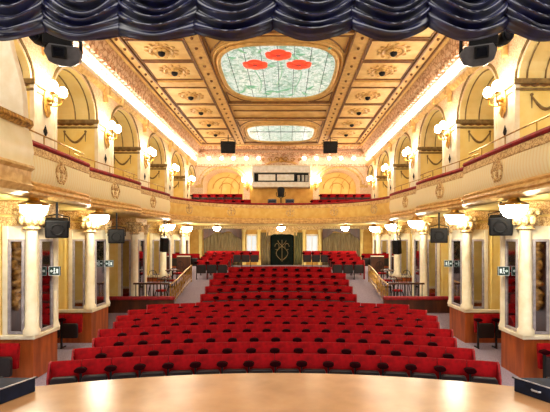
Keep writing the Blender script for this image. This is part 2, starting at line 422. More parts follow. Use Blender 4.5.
# ------------------------------------------------------------------ ceiling
struct(MB().box(-5.2, 5.2, 5.0, YB+.1, ZCEIL, ZCEIL+.12).build('ceiling', 'ceil'))
mb = MB(); ln = MB(); st = MB(); pn = MB()
zc = ZCEIL
def cbox(x0, x1, y0, y1, d, b=None): (b or ln).box(x0, x1, y0, y1, zc-d, zc+.02)
def crect(x0, x1, y0, y1, w, d):
    cbox(x0, x1, y0, y0+w, d); cbox(x0, x1, y1-w, y1, d); cbox(x0, x0+w, y0+w, y1-w, d); cbox(x1-w, x1, y0+w, y1-w, d)
YPAN = [(9.9, 11.6), (11.7, 13.05), (13.15, 14.6), (15.35, 17.2), (17.3, 19.1), (19.2, 21.0), (21.1, 22.9)]
for s, nm in SIDES:
    cbox(s*2.12, s*2.55, 5.2, 24.2, .07, mb)
    cbox(s*2.08, s*2.12, 5.2, 24.2, .10); cbox(s*2.55, s*2.59, 5.2, 24.2, .10)
    cbox(s*4.28, s*4.33, 5.2, 24.2, .09); cbox(s*4.62, s*4.66, 5.2, 24.2, .06)
    y = 9.0
    while y < 24:
        st.ball((s*2.335, y, zc-.08), .05); st.ball((s*4.48, y+.2, zc-.02), .045); y += .62
    for y0, y1 in YPAN:
        cbox(s*2.66, s*4.22, y0+.07, y1-.07, .02, pn)
        a, b = sorted((s*2.63, s*4.25)); crect(a, b, y0, y1, .035, .05)
    cbox(s*2.6, s*4.28, 14.75, 15.2, .06, mb)
for y0, y1 in ((11.2, 11.35), (17.0, 17.2), (19.2, 19.4), (24.0, 24.2)):
    cbox(-2.08, 2.08, y0, y1, .07, mb); cbox(-2.08, 2.08, y0-.03, y0, .09); cbox(-2.08, 2.08, y1, y1+.03, .09)
cbox(-2.0, 2.0, 18.1, 18.14, .05)
cbox(-4.6, 4.6, 24.2, 24.26, .09)
for q in (-1, 1):     # corner triangles around the two roof lights
    for y0, y1 in ((11.4, 16.95), (19.5, 23.95)):
        for yy, d in ((y0, 1), (y1, -1)):
            ln.tube([(q*2.0, yy+d*.08, zc-.03), (q*1.15, yy+d*.08, zc-.03)], .02); ln.tube([(q*2.0, yy+d*.08, zc-.03), (q*2.0, yy+d*1.1, zc-.03)], .02)
            ln.tube([(q*(1.15+.85*t), yy+d*(.08+1.02*t*t), zc-.03) for t in (0,.25,.5,.75,1)], .02)
struct(mb.build('trim_ceiling_beams', 'beam', bevel=.01))
struct(ln.build('trim_ceiling_lines', 'line'))
struct(st.build('trim_ceiling_studs', 'line', smooth=True))
struct(pn.build('trim_ceiling_panels', 'ceil_panel'))
ros = thing('ceiling_rosette', '', 'ceiling rosette', (0,0,0))
rb = MB().lathe([(.34,.0),(.36,-.03),(.32,-.05),(.28,-.03)], n=24)
for k in range(12):
    rb.ball((.44*cos(k*pi/6), .44*sin(k*pi/6), -.015), .07, 1, 1, .4, 8, 5)
rb.build('ring', 'mould', ros, smooth=True)
rb = MB()
for k in range(8):
    rb.ball((.15*cos(k*pi/4), .15*sin(k*pi/4), -.03), .09, 1, 1, .5, 8, 5)
rb.build('petals', 'beam', ros, smooth=True)
MB().ball((0,0,-.07), .11).build('boss', 'iron', ros, smooth=True)
used = []
for s, nm in SIDES:
    for i, y in enumerate((12.38, 13.85, 16.25, 18.2, 20.1, 22.0)):
        place(ros, used, (s*3.42, y, zc-.02), 0, 'painted plaster ceiling rosette, %s from the stage on the %s side of the ceiling' % (ORD[i], nm), 'ceiling rosettes')

# roof lights
def sup(a, b, n, k=64):
    out = []
    for i in range(k):
        t = 2*pi*i/k; c, q = cos(t), sin(t)
        out.append((a*abs(c)**(2/n)*(1 if c >= 0 else -1), b*abs(q)**(2/n)*(1 if q >= 0 else -1)))
    return out
def roof_light(label, yc, a, b, m, n=3.2):
    t = thing('ceiling_roof_light', label, 'stained glass ceiling light', (0, yc, zc))
    outl = [(x, y+yc) for x, y in sup(a, b, n)]
    MB().prism(outl, zc-.05, zc-.02, 'z').build('glass_panel', m, t)
    fr = MB()
    fr.tube([(x, y+yc, zc-.05) for x, y in sup(a+.05, b+.05, n)], .07, 8, True)
    fr.tube([(x, y+yc, zc-.02) for x, y in sup(a+.2, b+.2, n)], .05, 8, True)
    fr.tube([(x, y+yc, zc-.01) for x, y in sup(a+.27, b+.27, n)], .03, 8, True)
    fr.build('frame', 'beam', t, smooth=True)
    return t
t = roof_light('large mint stained glass ceiling light with three red poppies', 14.15, 1.85, 2.25, 'sky1')
for fx, fy in ((.02, 12.55), (-.72, 13.25), (.66, 13.25)):
    mb = MB()
    for dx, dy, rx, ry in ((-.17, .08, .22, .27), (.17, .08, .22, .27), (0, .2, .22, .2), (0, -.16, .24, .2), (-.27, -.05, .13, .15), (.27, -.05, .13, .15)):
        mb.ball((fx+dx, fy+dy, zc-.065), 1, rx, ry, .03, 14, 6)
    f = mb.build('poppy', 'poppy', t, smooth=True)
    hb = MB()
    for k in range(7):
        a = 2*pi*k/7; hb.tube([(fx+.04*cos(a), fy+.04*sin(a), zc-.1), (fx+.24*cos(a), fy+.17*sin(a), zc-.1)], .008, 5)
    hb.ball((fx, fy, zc-.095), .07, 1, 1, .3)
    hb.build('poppy_heart', 'poppy_dark', f)
mb = MB()
for fx, fy in ((.02, 12.9), (-.72, 13.6), (.66, 13.6)):
    mb.tube([(fx+.1*sin(k*.5+fx), fy+k*.27, zc-.06) for k in range(9)], .018, 5)
mb.build('stem', 'leafglass', t)
mb = MB()
for k in range(26):
    x = random.uniform(-1.5, 1.5); y = random.uniform(12.1, 13.6) if k < 14 else random.uniform(15.0, 16.0)
    a = random.uniform(0, pi); l = random.uniform(.12, .3)
    if min(abs(x-fx)+abs(y-fy) for fx, fy in ((.02,12.55),(-.72,13.25),(.66,13.25))) < .55: continue
    mb.tube([(x-l*cos(a), y-l*sin(a), zc-.06), (x, y+.03, zc-.06), (x+l*cos(a), y+l*sin(a), zc-.06)], [.005, .05, .005], 5)
mb.build('leaf_glass', 'leafglass', t)['kind'] = 'stuff'
mb = MB()
for q in range(-3, 4):
    mb.box(q*.5-.008, q*.5+.008, 12.0, 16.3, zc-.062, zc-.05)
mb.build('leading', 'leading', t)
t = roof_light('smaller pale stained glass ceiling light nearer the back wall', 21.9, 1.72, 1.72, 'sky2', 3.4)
mb = MB()
for q in range(-2, 3): mb.box(q*.6-.01, q*.6+.01, 20.4, 23.4, zc-.065, zc-.05)
mb.box(-1.6, 1.6, 21.5, 21.56, zc-.07, zc-.05)
mb.build('leading', 'leading', t)

# ------------------------------------------------------------------ cornice bulbs
for s, nm in SIDES:
    t = thing('cornice_light_strip', 'row of white bulbs glowing along the %s side cornice' % nm, 'cornice lights', (s*(XI-.06), 15, 7.7), 'cornice light strips')
    MB().box(s*(XI-.04), s*(XI-.13), 6.2, YB-.4, 7.66, 7.70).build('bulb_rail', 'white', t)
    y = 6.4; pr = None
    while y < YB-.5:
        if pr is None:
            pr = MB().ball((s*(XI-.12), y, 7.80), .085, n=8, m=6).build('bulb', 'bulb', t, smooth=True); y_first = y
        else:
            c = pr.copy(); COL.objects.link(c); c.parent = t; c.location = (0, y-y_first, 0)
        y += .36
bulb = thing('cornice_bulb', '', 'light bulb', (0,0,0))
MB().ball((0,0,0), .10, n=10).build('globe', 'bulb', bulb, smooth=True)
MB().lathe([(.001,.0),(.06,0),(.06,.16),(.001,.16)], (0,.08,0), 10, 'y').build('socket', 'brass', bulb)
used = []
for s, nm in SIDES:
    for i, x in enumerate((1.36, 2.08, 2.85, 3.55, 4.3)):
        place(bulb, used, (s*x, YB-.34, 7.86), 0, 'round white bulb on the rear cornice, %s to the %s of the centre ornament' % (ORD[i], nm), 'rear cornice bulbs')

# ------------------------------------------------------------------ lower pillars
XLOW = {-1: [5.15, 5.32, 5.3, 5.25, 5.2], 1: [5.32, 5.38, 5.3, 5.25, 5.2]}
SILL = .90
def mirror(t, verts_fn, w0, w1, z0, z1):
    fr = MB(); f = .055
    for a, b, c, d in ((w0, w1, z0, z0+f), (w0, w1, z1-f, z1), (w0, w0+f, z0+f, z1-f), (w1-f, w1, z0+f, z1-f)):
        verts_fn(fr, a, b, c, d, .04)
    fo = fr.build('mirror_frame', 'grey_frame', t, bevel=.008)
    g = MB(); verts_fn(g, w0+f, w1-f, z0+f, z1-f, .012)
    g.build('mirror_glass', 'mirror', fo)
for s, nm in SIDES:
    for i, (y, th) in enumerate(zip(YP, TH)):
        X = XLOW[s][i]; fz = floor_z(y)
        t = thing('pillar', 'cream pillar with mirror panels and wooden base, %s from the stage on the %s side' % (ORD[i], nm), 'pillar', (s*X, y, fz), 'side pillars')
        sl = SILL + fz if i < 2 else fz + .22
        MB().box(s*X, s*XW, y, y+th, sl+.05, ZB-.01).build('shaft', 'yellow', t)
        MB().box(s*(X-.02), s*XW, y-.02, y+th+.02, fz-.05, sl-.02).build('wooden_base', 'wood', t)
        MB().box(s*(X-.07), s*XW, y-.07, y+th+.05, sl-.03, sl+.06).build('sill', 'white', t, bevel=.015)
        # corner colonnettes and pilaster strips
        cs = MB()
        cs.lathe([(.02, sl+.06), (.17, sl+.06), (.17, sl+.16), (.13, sl+.22), (.125, 3.2), (.15, 3.24)], (s*(X+.05), y+.04, 0), 16)
        cs.lathe([(.02, sl+.06), (.14, sl+.06), (.10, sl+.2), (.10, 3.2), (.12, 3.24)], (s*(X+.03), y+th-.05, 0), 14)
        cs.box(s*(X+.52), s*(X+.62), y-.05, y, sl+.06, 3.3)
        cs.build('column', 'white', t, smooth=True)
        pl = MB().box(s*(X+.66), s*(X+1.05), y-.04, y, sl+.06, 3.35)
        pl.box(s*(X+1.1), s*(X+1.14), y-.03, y, sl+.1, 3.3); pl.box(s*(X+.72), s*(X+.74), y-.05, y-.04, sl+.12, 3.2); pl.box(s*(X+.97), s*(X+.99), y-.05, y-.04, sl+.12, 3.2)
        pl.build('pilaster', 'yellow', t)
        cp = MB().lathe([(.13, 3.2), (.19, 3.24), (.15, 3.3), (.2, 3.45), (.27, 3.6), (.3, 3.66), (.02, 3.66)], (s*(X+.05), y+.04, 0), 14)
        for k in range(9):
            a = 2*pi*k/9
            cp.ball((s*(X+.05)+.2*cos(a), y+.04+.2*sin(a), 3.42), .08, 1, 1, 1.4, 8, 5)
            cp.ball((s*(X+.05)+.27*cos(a+.3), y+.04+.27*sin(a+.3), 3.58), .06, 1, 1, 1, 8, 5)
        cp.lathe([(.10, 3.2), (.15, 3.26), (.13, 3.32), (.2, 3.6), (.02, 3.62)], (s*(X+.03), y+th-.05, 0), 12)
        cp.build('capital', 'silverleaf', t, smooth=True)
        fb = MB().box(s*(X-.05), s*XW, y-.05, y+th+.05, 3.55, ZB-.02).box(s*(X-.02), s*XW, y-.03, y+th+.02, 3.3, 3.5)
        fb.build('frieze_band', 'relief', t)
        MB().box(s*(X-.008), s*(X+.60), y-.008, y+.004, sl+.06, 3.3).box(s*(X-.008), s*(X+.004), y-.008, y+th-.0, sl+.06, 3.3).build('casing', 'white', t)
        def front(b, w0, w1, z0, z1, d, s=s, y=y, X=X): b.box(s*(X+w0), s*(X+w1), y-d, y+.002, z0, z1)
        def sidef(b, w0, w1, z0, z1, d, s=s, y=y, X=X): b.box(s*(X-d), s*(X+.002), y+w0, y+w1, z0, z1)
        mirror(t, front, .17, .52, sl+.08, 3.02)
        mirror(t, sidef, .22, th-.18, sl+.08, 3.02)

# ------------------------------------------------------------------ bowl lamps below the balcony
lamp = thing('bowl_lamp', '', 'ceiling lamp', (0,0,0))
MB().lathe([(.001,-.27),(.1,-.26),(.18,-.21),(.235,-.12),(.25,-.02),(.25,.0),(.001,.0)], n=20).build('glass_bowl', 'bowl', lamp, smooth=True)
MB().lathe([(.27,-.02),(.28,.02),(.2,.05),(.12,.07),(.08,.14),(.001,.14)], n=20).build('brass_rim', 'brass', lamp, smooth=True)
used = []
for s, nm in SIDES:
    k = 0
    for i, (y, th) in enumerate(zip(YP, TH)):
        if s < 0 and i == 2: continue
        yy = y - (.58 if i == 0 else .36)
        place(lamp, used, (s*(4.78 if i == 0 else 4.92), yy, 3.70), 0, 'glowing white glass bowl lamp under the balcony, %s from the stage on the %s side' % (ORD[k], nm), 'bowl lamps under the balcony'); k += 1
for x, w in ((-3.5, 'above the left gold curtain'), (0.0, 'above the dark centre door'), (3.5, 'above the right gold curtain')):
    place(lamp, used, (x, 22.9, 3.72), 0, 'glowing white glass bowl lamp under the rear balcony %s' % w, 'bowl lamps under the balcony').scale = (.85, .85, .85)

# ------------------------------------------------------------------ balcony
def ease(t): return t*t*(3-2*t)
def sec_path(k):
    if k == 0: return [(4.85 - .05*sin(pi*i/12), 6.3+ (10.75-6.3)*i/12) for i in range(13)]
    y0, y1 = ((10.7, 14.3), (14.25, 17.9))[k-1]
    return [(5.08 - .33*ease(i/14), y0+(y1-y0)*i/14) for i in range(15)]
rear_ctrl = [(5.08, 17.85), (4.95, 18.6), (4.66, 19.5), (4.2, 20.35), (3.5, 21.15), (2.6, 21.8), (1.5, 22.25), (.5, 22.42)]
def catmull(P, n=5):
    out = []
    for i in range(len(P)-1):
        p0 = P[max(0, i-1)]; p1 = P[i]; p2 = P[i+1]; p3 = P[min(len(P)-1, i+2)]
        for j in range(n):
            t = j/n
            out.append(tuple(.5*(2*p1[k]+(p2[k]-p0[k])*t+(2*p0[k]-5*p1[k]+4*p2[k]-p3[k])*t*t+(3*p1[k]-p0[k]-3*p2[k]+p3[k])*t**3) for k in (0, 1)))
    return out + [P[-1]]
rear_half = catmull(rear_ctrl)
rear = rear_half + [(-x, y) for x, y in reversed(rear_half)]
FASC = [(-.12, 4.86), (.0, 4.86), (.03, 4.80), (.07, 4.6), (.09, 4.4), (.06, 4.24), (.02, 4.16), (-.12, 4.16)]
RELF = [(.0, 4.86), (.06, 4.85), (.075, 4.70), (.05, 4.68), (.0, 4.72)]
MOUL = [(-.12, 4.16), (.05, 4.16), (.08, 4.12), (.04, 4.08), (.10, 4.05), (.12, 4.0), (.06, 3.97), (.11, 3.94), (.11, 3.9), (.02, 3.84), (-.12, 3.84)]
RAIL = [(-.16, 4.87), (.06, 4.87), (.09, 4.91), (.06, 4.965), (-.1, 4.975), (-.16, 4.93)]
def cartouche(t, path, side, frac):
    i = int(frac*(len(path)-1)); x, y = path[i]; a = path[max(0, i-1)]; b = path[min(len(path)-1, i+1)]
    tx, ty = b[0]-a[0], b[1]-a[1]; l = sqrt(tx*tx+ty*ty); tx /= l; ty /= l
    nx, ny = -ty*side, tx*side
    mb = MB()
    def pt(u, d, z): return (x+tx*u+nx*d, y+ty*u+ny*d, z)
    for u, z, r in ((0, 4.68, .07), (0, 4.55, .10), (0, 4.40, .08), (0, 4.28, .05), (-.13, 4.52, .06), (.13, 4.52, .06), (-.18, 4.40, .05), (.18, 4.40, .05), (-.1, 4.3, .04), (.1, 4.3, .04)):
        mb.ball(pt(u, .08, z), r, .7, .7, 1, 8, 6)
    for q in (-1, 1):
        mb.tube([pt(q*(.08+.14*sin(k*.5)), .1, 4.24+.07*k) for k in range(7)], .02, 5)
    mb.build('cartouche', 'relief', t, smooth=True)
def guard(t, path, side, m='brass'):
    gr = MB()
    def off(p, i):
        a = path[max(0, i-1)]; b = path[min(len(path)-1, i+1)]; tx, ty = b[0]-a[0], b[1]-a[1]; l = sqrt(tx*tx+ty*ty)
        return (p[0]+ty/l*side*.08, p[1]-tx/l*side*.08)
    gr.tube([(*off(p, i), 5.2) for i, p in enumerate(path)], .016, 6)
    n = len(path)
    for i in range(1, n, max(3, n//4)):
        q = off(path[i], i); gr.tube([(*q, 4.96), (*q, 5.2)], .012, 6)
    gr.build('guard_rail', m, t, smooth=True)
def balcony(path, side, label, fm, n_cart, gd=True):
    t = thing('balcony_front', label, 'balcony front', (path[len(path)//2][0], path[len(path)//2][1], ZB), 'balcony fronts')
    MB().sweep(path, FASC, side).build('fascia_panel', fm, t, smooth=True)
    MB().sweep(path, RELF, side).build('relief_band', 'relief' if fm != 'fascia_back' else 'mould', t, smooth=True)
    MB().sweep(path, MOUL, side).build('lower_moulding', 'mould', t, smooth=True)
    MB().sweep(path, RAIL, side).build('velvet_rail', 'rail_red', t, smooth=True)
    for k in n_cart: cartouche(t, path, side, k)
    if gd: guard(t, path, side)
    return t
for s, nm in SIDES:
    for k in range(3):
        P = [(s*x, y) for x, y in sec_path(k)]
        if k == 0 and s < 0: P = [p for p in P if p[1] > 7.4]
        balcony(P, s, 'cream fluted balcony front with red velvet rail, %s from the stage on the %s side' % (ORD[k], nm), 'fascia', (.5,) if k else (.62,))
balcony(list(rear), 1, 'long curved golden balcony front across the back of the hall', 'fascia_back', (.18, .34, .5, .66, .82), False)
# balcony slab
half = [(4.85, 6.3), (4.8, 10.7), (5.08, 10.72), (4.75, 14.25), (5.08, 14.27), (4.75, 17.83)] + rear_half
poly = [(x-.02, y+.04) for x, y in half]
poly = poly + [(-x, y) for x, y in reversed(poly)]
inner_r = poly[:len(half)]; 
mb = MB()
for s in (-1, 1):
    for (a, b) in zip(inner_r, inner_r[1:]):
        q = [(s*a[0], a[1]), (s*b[0], b[1])]
        ya, yb_ = q[0][1], q[1][1]
        if a[1] < 20.3:
            for z in (ZB, ZB+.12):
                mb.add([(q[0][0], ya, z), (q[1][0], yb_, z), (s*XW, yb_, z), (s*XW, ya, z)], [(0,1,2,3)])
        else:
            for z in (ZB, ZB+.12):
                mb.add([(q[0][0], ya, z), (q[1][0], yb_, z), (q[1][0], YB, z), (q[0][0], YB, z)], [(0,1,2,3)])
    yk = [p for p in inner_r if p[1] >= 20.3][0]
    for z in (ZB, ZB+.12):
        mb.add([(s*yk[0], yk[1], z), (s*XW, yk[1], z), (s*XW, YB, z), (s*yk[0], YB, z)], [(0,1,2,3)])
e = inner_r[-1]
for z in (ZB, ZB+.12): mb.add([(-e[0], e[1], z), (e[0], e[1], z), (e[0], YB, z), (-e[0], YB, z)], [(0,1,2,3)])
struct(mb.build('floor_balcony', 'yellow'))
struct(MB().box(-5.15, 5.15, 23.55, YB, ZB+.12, 4.74).box(-5.15, 5.15, 22.75, 23.55, ZB+.12, 4.34).build('floor_balcony_tier', 'darkwood'))

# stage-box front at the left edge with the cream wing above it
P = [(-4.30-.02*sin(pi*i/10), 4.9+2.5*i/10) for i in range(11)]
t = thing('stage_box_front', 'cream and gold stage box front at the far left edge', 'stage box', (-4.3, 6.2, ZB))
M['gloss'] = mat('glossy_cream', (254, 242, 200), (246, 230, 176), 3, rough=.22)
MB().sweep(P, [(-.9, 4.95), (.0, 4.95), (.05, 4.85), (.10, 4.55), (.06, 4.3), (-.9, 4.3)], -1).build('fascia_panel', 'gloss', t, smooth=True)
MB().sweep(P, [(-.9, 4.3), (.09, 4.3), (.12, 4.25), (.05, 4.2), (.05, 4.0), (.1, 3.95), (.02, 3.84), (-.9, 3.84)], -1).build('lower_moulding', 'mould', t, smooth=True)
MB().sweep(P, [(-.5, 4.95), (.04, 4.95), (.10, 5.02), (.08, 5.1), (-.5, 5.16)], -1).build('gilt_rail', 'gold', t, smooth=True)
prof = [(-5.3, 4.9), (-4.28, 4.9), (-4.29, 5.2), (-4.32, 5.6), (-4.42, 6.0), (-4.52, 6.35), (-4.60, 6.8), (-4.7, 7.5), (-5.3, 7.5)]
struct(MB().prism(prof, 7.25, 7.4, 'y').build('wall_proscenium_left', 'white', bevel=.02))
struct(MB().prism([(-5.2, 5.1), (-4.72, 5.1), (-4.78, 5.6), (-4.95, 6.4), (-5.0, 7.4), (-5.2, 7.4)], 7.12, 7.25, 'y').build('trim_proscenium_left', 'gold'))

# ------------------------------------------------------------------ upper arcade piers and sconces
pier_no = 0
for s, nm in SIDES:
    for i, (y, th) in enumerate(zip(YP, TH)):
        t = thing('arcade_pier', 'yellow balcony pier with painted garland, %s from the stage on the %s side' % (ORD[i], nm), 'pier', (s*XI, y, ZB+.12), 'balcony piers')
        MB().box(s*(XI+.02), s*(XW-.01), y+.02, y+th-.02, ZB+.121, ZC-.005).build('shaft', 'yellow', t)
        pf = MB().box(s*(XI-.05), s*(XI+.02), y+.04, y+th-.04, ZB+.12, ZC-.05)
        pf.box(s*(XI-.08), s*(XI+.02), y, y+.08, ZB+.12, ZC-.05); pf.box(s*(XI-.08), s*(XI+.02), y+th-.08, y+th, ZB+.12, ZC-.05)
        pf.build('pilaster_face', 'white', t)
        MB().box(s*(XI-.12), s*(XW-.01), y-.06, y+th+.06, ZC-.11, ZC).box(s*(XI-.08), s*(XW-.01), y-.03, y+th+.03, ZC-.24, ZC-.19).build('capital_moulding', 'olive', t, bevel=.012)
        MB().tube([(s*(XI+.05+.05*k), y, ZC-.13) for k in range(37)], [.01+.026*(k % 4 == 2)+.015*(k % 2) for k in range(37)], 6).build('bead_moulding', 'line', t)
        g = MB()
        for k in range(2):
            x0 = XI+.28+.85*k
            pts = [(s*(x0+.6*j/10), y-.0, ZC-.36-.28*sin(pi*j/10)) for j in range(11)]
            g.tube(pts, [.015+.02*sin(pi*j/10) for j in range(11)], 6)
            for xx in (x0, x0+.6): g.tube([(s*xx, y, ZC-.32), (s*xx, y, ZC-.62)], [.02, .008], 5); g.ball((s*xx, y, ZC-.33), .035)
        g.build('garland', 'olive', t, smooth=True)
        lz = MB()
        lz.add([(s*(XI-.06), y+th/2, 5.28), (s*(XI-.06), y+th/2-.09, 5.42), (s*(XI-.06), y+th/2, 5.58), (s*(XI-.06), y+th/2+.09, 5.42), (s*(XI-.1), y+th/2, 5.43)], [(0,1,4),(1,2,4),(2,3,4),(3,0,4)])
        lz.build('lozenge', 'iron', t)
sc = thing('wall_sconce', '', 'wall lamp', (0,0,0))
MB().prism([(-.1,-.36),(0,-.52),(.1,-.36),(.13,-.1),(.06,.1),(-.06,.1),(-.13,-.1)], -.03, .0, 'x').build('back_plate', 'gold', sc, bevel=.01)
a = MB()
for q in (-1, 1):
    a.tube([(-.03, 0, -.2), (-.14, q*.06, -.24), (-.24, q*.16, -.16), (-.26, q*.2, -.02)], .018, 6)
    a.lathe([(.01,-.04),(.05,-.03),(.06,.0),(.02,.02)], (-.26, q*.2, .0), 10)
a.tube([(-.03,0,-.2),(-.08,0,-.4),(-.05,0,-.5)], [.03,.025,.01], 6); a.ball((-.07,0,-.1), .06)
a.build('arm', 'brass', sc, smooth=True)
for q in (-1, 1):
    MB().lathe([(.03,.01),(.08,.05),(.10,.12),(.085,.2),(.03,.25),(.001,.255)], (-.26, q*.2, 0), 12).build('glass_shade', 'sconce', sc, smooth=True)
used = []
for s, nm in SIDES:
    for i, (y, th) in enumerate(zip(YP, TH)):
        o = place(sc, used, (s*(XI-.08), y+th/2, 6.24), 0 if s > 0 else pi, 'twin brass wall sconce glowing on the %s pier from the stage, %s side balcony' % (ORD[i], nm), 'balcony sconces')
for x, nm in ((-2.05, 'left'), (2.05, 'right')):
    place(sc, used, (x, YB-.02, 6.45), pi/2, 'twin brass wall sconce on the back wall just %s of the projection booth' % nm, 'back wall sconces')

# ------------------------------------------------------------------ projection booth, rear balcony kit
t = thing('projection_booth', 'white projection booth box with a long dark slot window on the back wall', 'projection booth', (0, YB, 6.1))
b = MB().box(-1.72, 1.72, YB-.75, YB, 6.95, 7.32).box(-1.72, 1.72, YB-.75, YB, 6.1, 6.4).box(-1.72, -1.6, YB-.75, YB, 6.4, 6.95).box(1.6, 1.72, YB-.75, YB, 6.4, 6.95)
b.build('casing', 'boxwhite', t, bevel=.02)
MB().box(-1.6, 1.6, YB-.45, YB-.4, 6.4, 6.95).build('slot_back', 'black', t)
for x0, x1 in ((-1.35, -.35), (-.25, .75)):
    MB().box(x0, x1, YB-.6, YB-.56, 6.5, 6.86).build('white_shutter', 'boxwhite', t)
b = MB()
for x in (.95, 1.2, 1.42): b.box(x, x+.14, YB-.7, YB-.5, 6.45, 6.8); b.lathe([(.001,0),(.06,0),(.06,.12),(.001,.12)], (x+.07, YB-.8, 6.62), 8, 'y')
b.build('projector', 'grey_box', t)
MB().box(-1.78, 1.78, YB-.8, YB, 7.32, 7.37).build('top_ledge', 'white', t)
t = thing('follow_spot', 'black follow spot on a stand at the middle of the rear balcony rail', 'spotlight', (0, 22.9, 4.95))
MB().lathe([(.001,-.2),(.16,-.2),(.18,-.1),(.2,.25),(.12,.32),(.001,.33)], (0, 22.9, 5.55), 14, 'z').build('lamp_head', 'black', t, smooth=True)
MB().tube([(-.24,22.9,5.6),(-.24,22.9,5.4),(0,22.9,5.28),(.24,22.9,5.4),(.24,22.9,5.6)], .02).build('yoke', 'iron', t)
MB().lathe([(.03,4.55),(.03,5.3),(.001,5.3)], (0,22.9,0), 8).build('pole', 'iron', t)
for k in range(3):
    a_ = k*2*pi/3; MB().tube([(0,22.9,4.9),(.3*cos(a_),22.9+.1*sin(a_),4.57)], .02).build('leg', 'iron', t)
for x, w in ((-.48, 'left'), (.48, 'right')):
    t = thing('control_desk', 'dark lighting control desk just %s of the follow spot' % w, 'control desk', (x, 22.95, 4.55))
    MB().box(x-.24, x+.24, 22.8, 23.1, 4.99, 5.22).build('casing', 'greyshell', t, bevel=.02)
    MB().box(x-.2, x+.2, 22.79, 22.8, 5.04, 5.18).build('screen', 'lens', t)
    for q in (-1, 1): MB().box(x+q*.18-.02, x+q*.18+.02, 22.9, 22.95, 4.55, 5.0).build('leg', 'iron', t)
    b = MB()
    for q in range(5): b.ball((x-.16+.08*q, 22.85, 5.23), .018)
    b.build('fader_knobs', 'silver', t)

# ------------------------------------------------------------------ seats
seat = thing('theatre_seat', '', 'theatre seat', (0,0,0))
def back_fn(u, v):
    # closed wrap around: v 0..1 goes front bottom -> top -> back bottom
    x = -.2385 + .477*u; e = 1-abs(2*u-1)**4
    if v < .45: t = v/.45; z = .40+.47*t; yy = -.04-.05*sin(pi*min(1, t*1.05))*e
    elif v < .6: t = (v-.45)/.15; z = .87+.035*sin(pi*t)*(.8+.2*e); yy = -.045+.09*t
    else: t = (v-.6)/.4; z = .87-.47*t; yy = .045
    return (x, yy+.10*(z-.4), z)
MB().grid(back_fn, 8, 16).add([back_fn(0, j/16) for j in range(17)], [tuple(range(17))]).add([back_fn(1, j/16) for j in range(17)], [tuple(range(17))]).build('backrest', 'red', seat, smooth=True)
MB().prism([(-.2,.28),(.2,.28),(.21,.34),(.21,.63),(.18,.675),(-.18,.675),(-.21,.63),(-.21,.34)], -.19, -.10, 'y').build('seat_cushion', 'seatdark', seat, bevel=.02)
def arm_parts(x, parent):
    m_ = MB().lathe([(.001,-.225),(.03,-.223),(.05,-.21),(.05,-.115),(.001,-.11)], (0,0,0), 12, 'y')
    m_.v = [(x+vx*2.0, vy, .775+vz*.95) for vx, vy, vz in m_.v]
    m_.build('armrest_shade', 'armshade', parent, smooth=True)  # arm pad widened and darkened to imitate the shaded seat joint
    MB().box(x-.014, x+.014, -.19, -.12, 0, .74).box(x-.014, x+.014, -.2, .06, 0, .03).build('leg', 'iron', parent)
def end_panel(x, parent):
    MB().prism([(-.16,0),(.09,0),(.13,.86),(.06,.90),(-.03,.88),(-.14,.66)], x-.018, x+.018, 'x').build('end_panel', 'rail_red', parent, bevel=.01)
seat_first = copy_tree(seat); end_panel(-.257, seat_first)
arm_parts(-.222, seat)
seat_end = copy_tree(seat); end_panel(.257, seat_end)
used_s, used_e, used_f = [], [], []
def put_seat(loc, rz, label, group, end=False, first=False):
    if first: return place(seat_first, used_f, loc, rz, label, group)
    if end: return place(seat_end, used_e, loc, rz, label, group)
    return place(seat, used_s, loc, rz, label, group)
ROW = ['front row','second row','third row','fourth row','fifth row','sixth row','seventh row','eighth row']
nfront = [16, 16, 16, 17, 17, 18, 18, 17]
R = 14.4
for r in range(8):
    yc = 7.72 + .85*r; n = nfront[r]; pit = .478
    for i in range(n):
        x = (i-(n-1)/2)*.479
        if r == 0: x = .03 + (i-7.5)*.479 + (i//4-1.5)*.006
        y = yc - x*x/(2*R)
        put_seat((x, y, floor_z(y)), atan(-x/R), 'red velvet folding seat, %s from the left end of the %s' % (ORD[i], ROW[r]), 'stalls seats, ' + ROW[r], end=(i == n-1), first=(i == 0))
BROW = ['first row','second row','third row','fourth row','fifth row']
for r in range(5):
    yc = 14.5 + .85*r; n = 11 if r < 4 else 9
    for i in range(n):
        x = (i-(n-1)/2)*.478; y = yc - x*x/(2*R)
        put_seat((x, y, floor_z(y)), atan(-x/R), 'red seat, %s from left in the %s of the narrower rear block' % (ORD[i], BROW[r]), 'rear block seats, ' + BROW[r], end=(i == n-1), first=(i == 0))
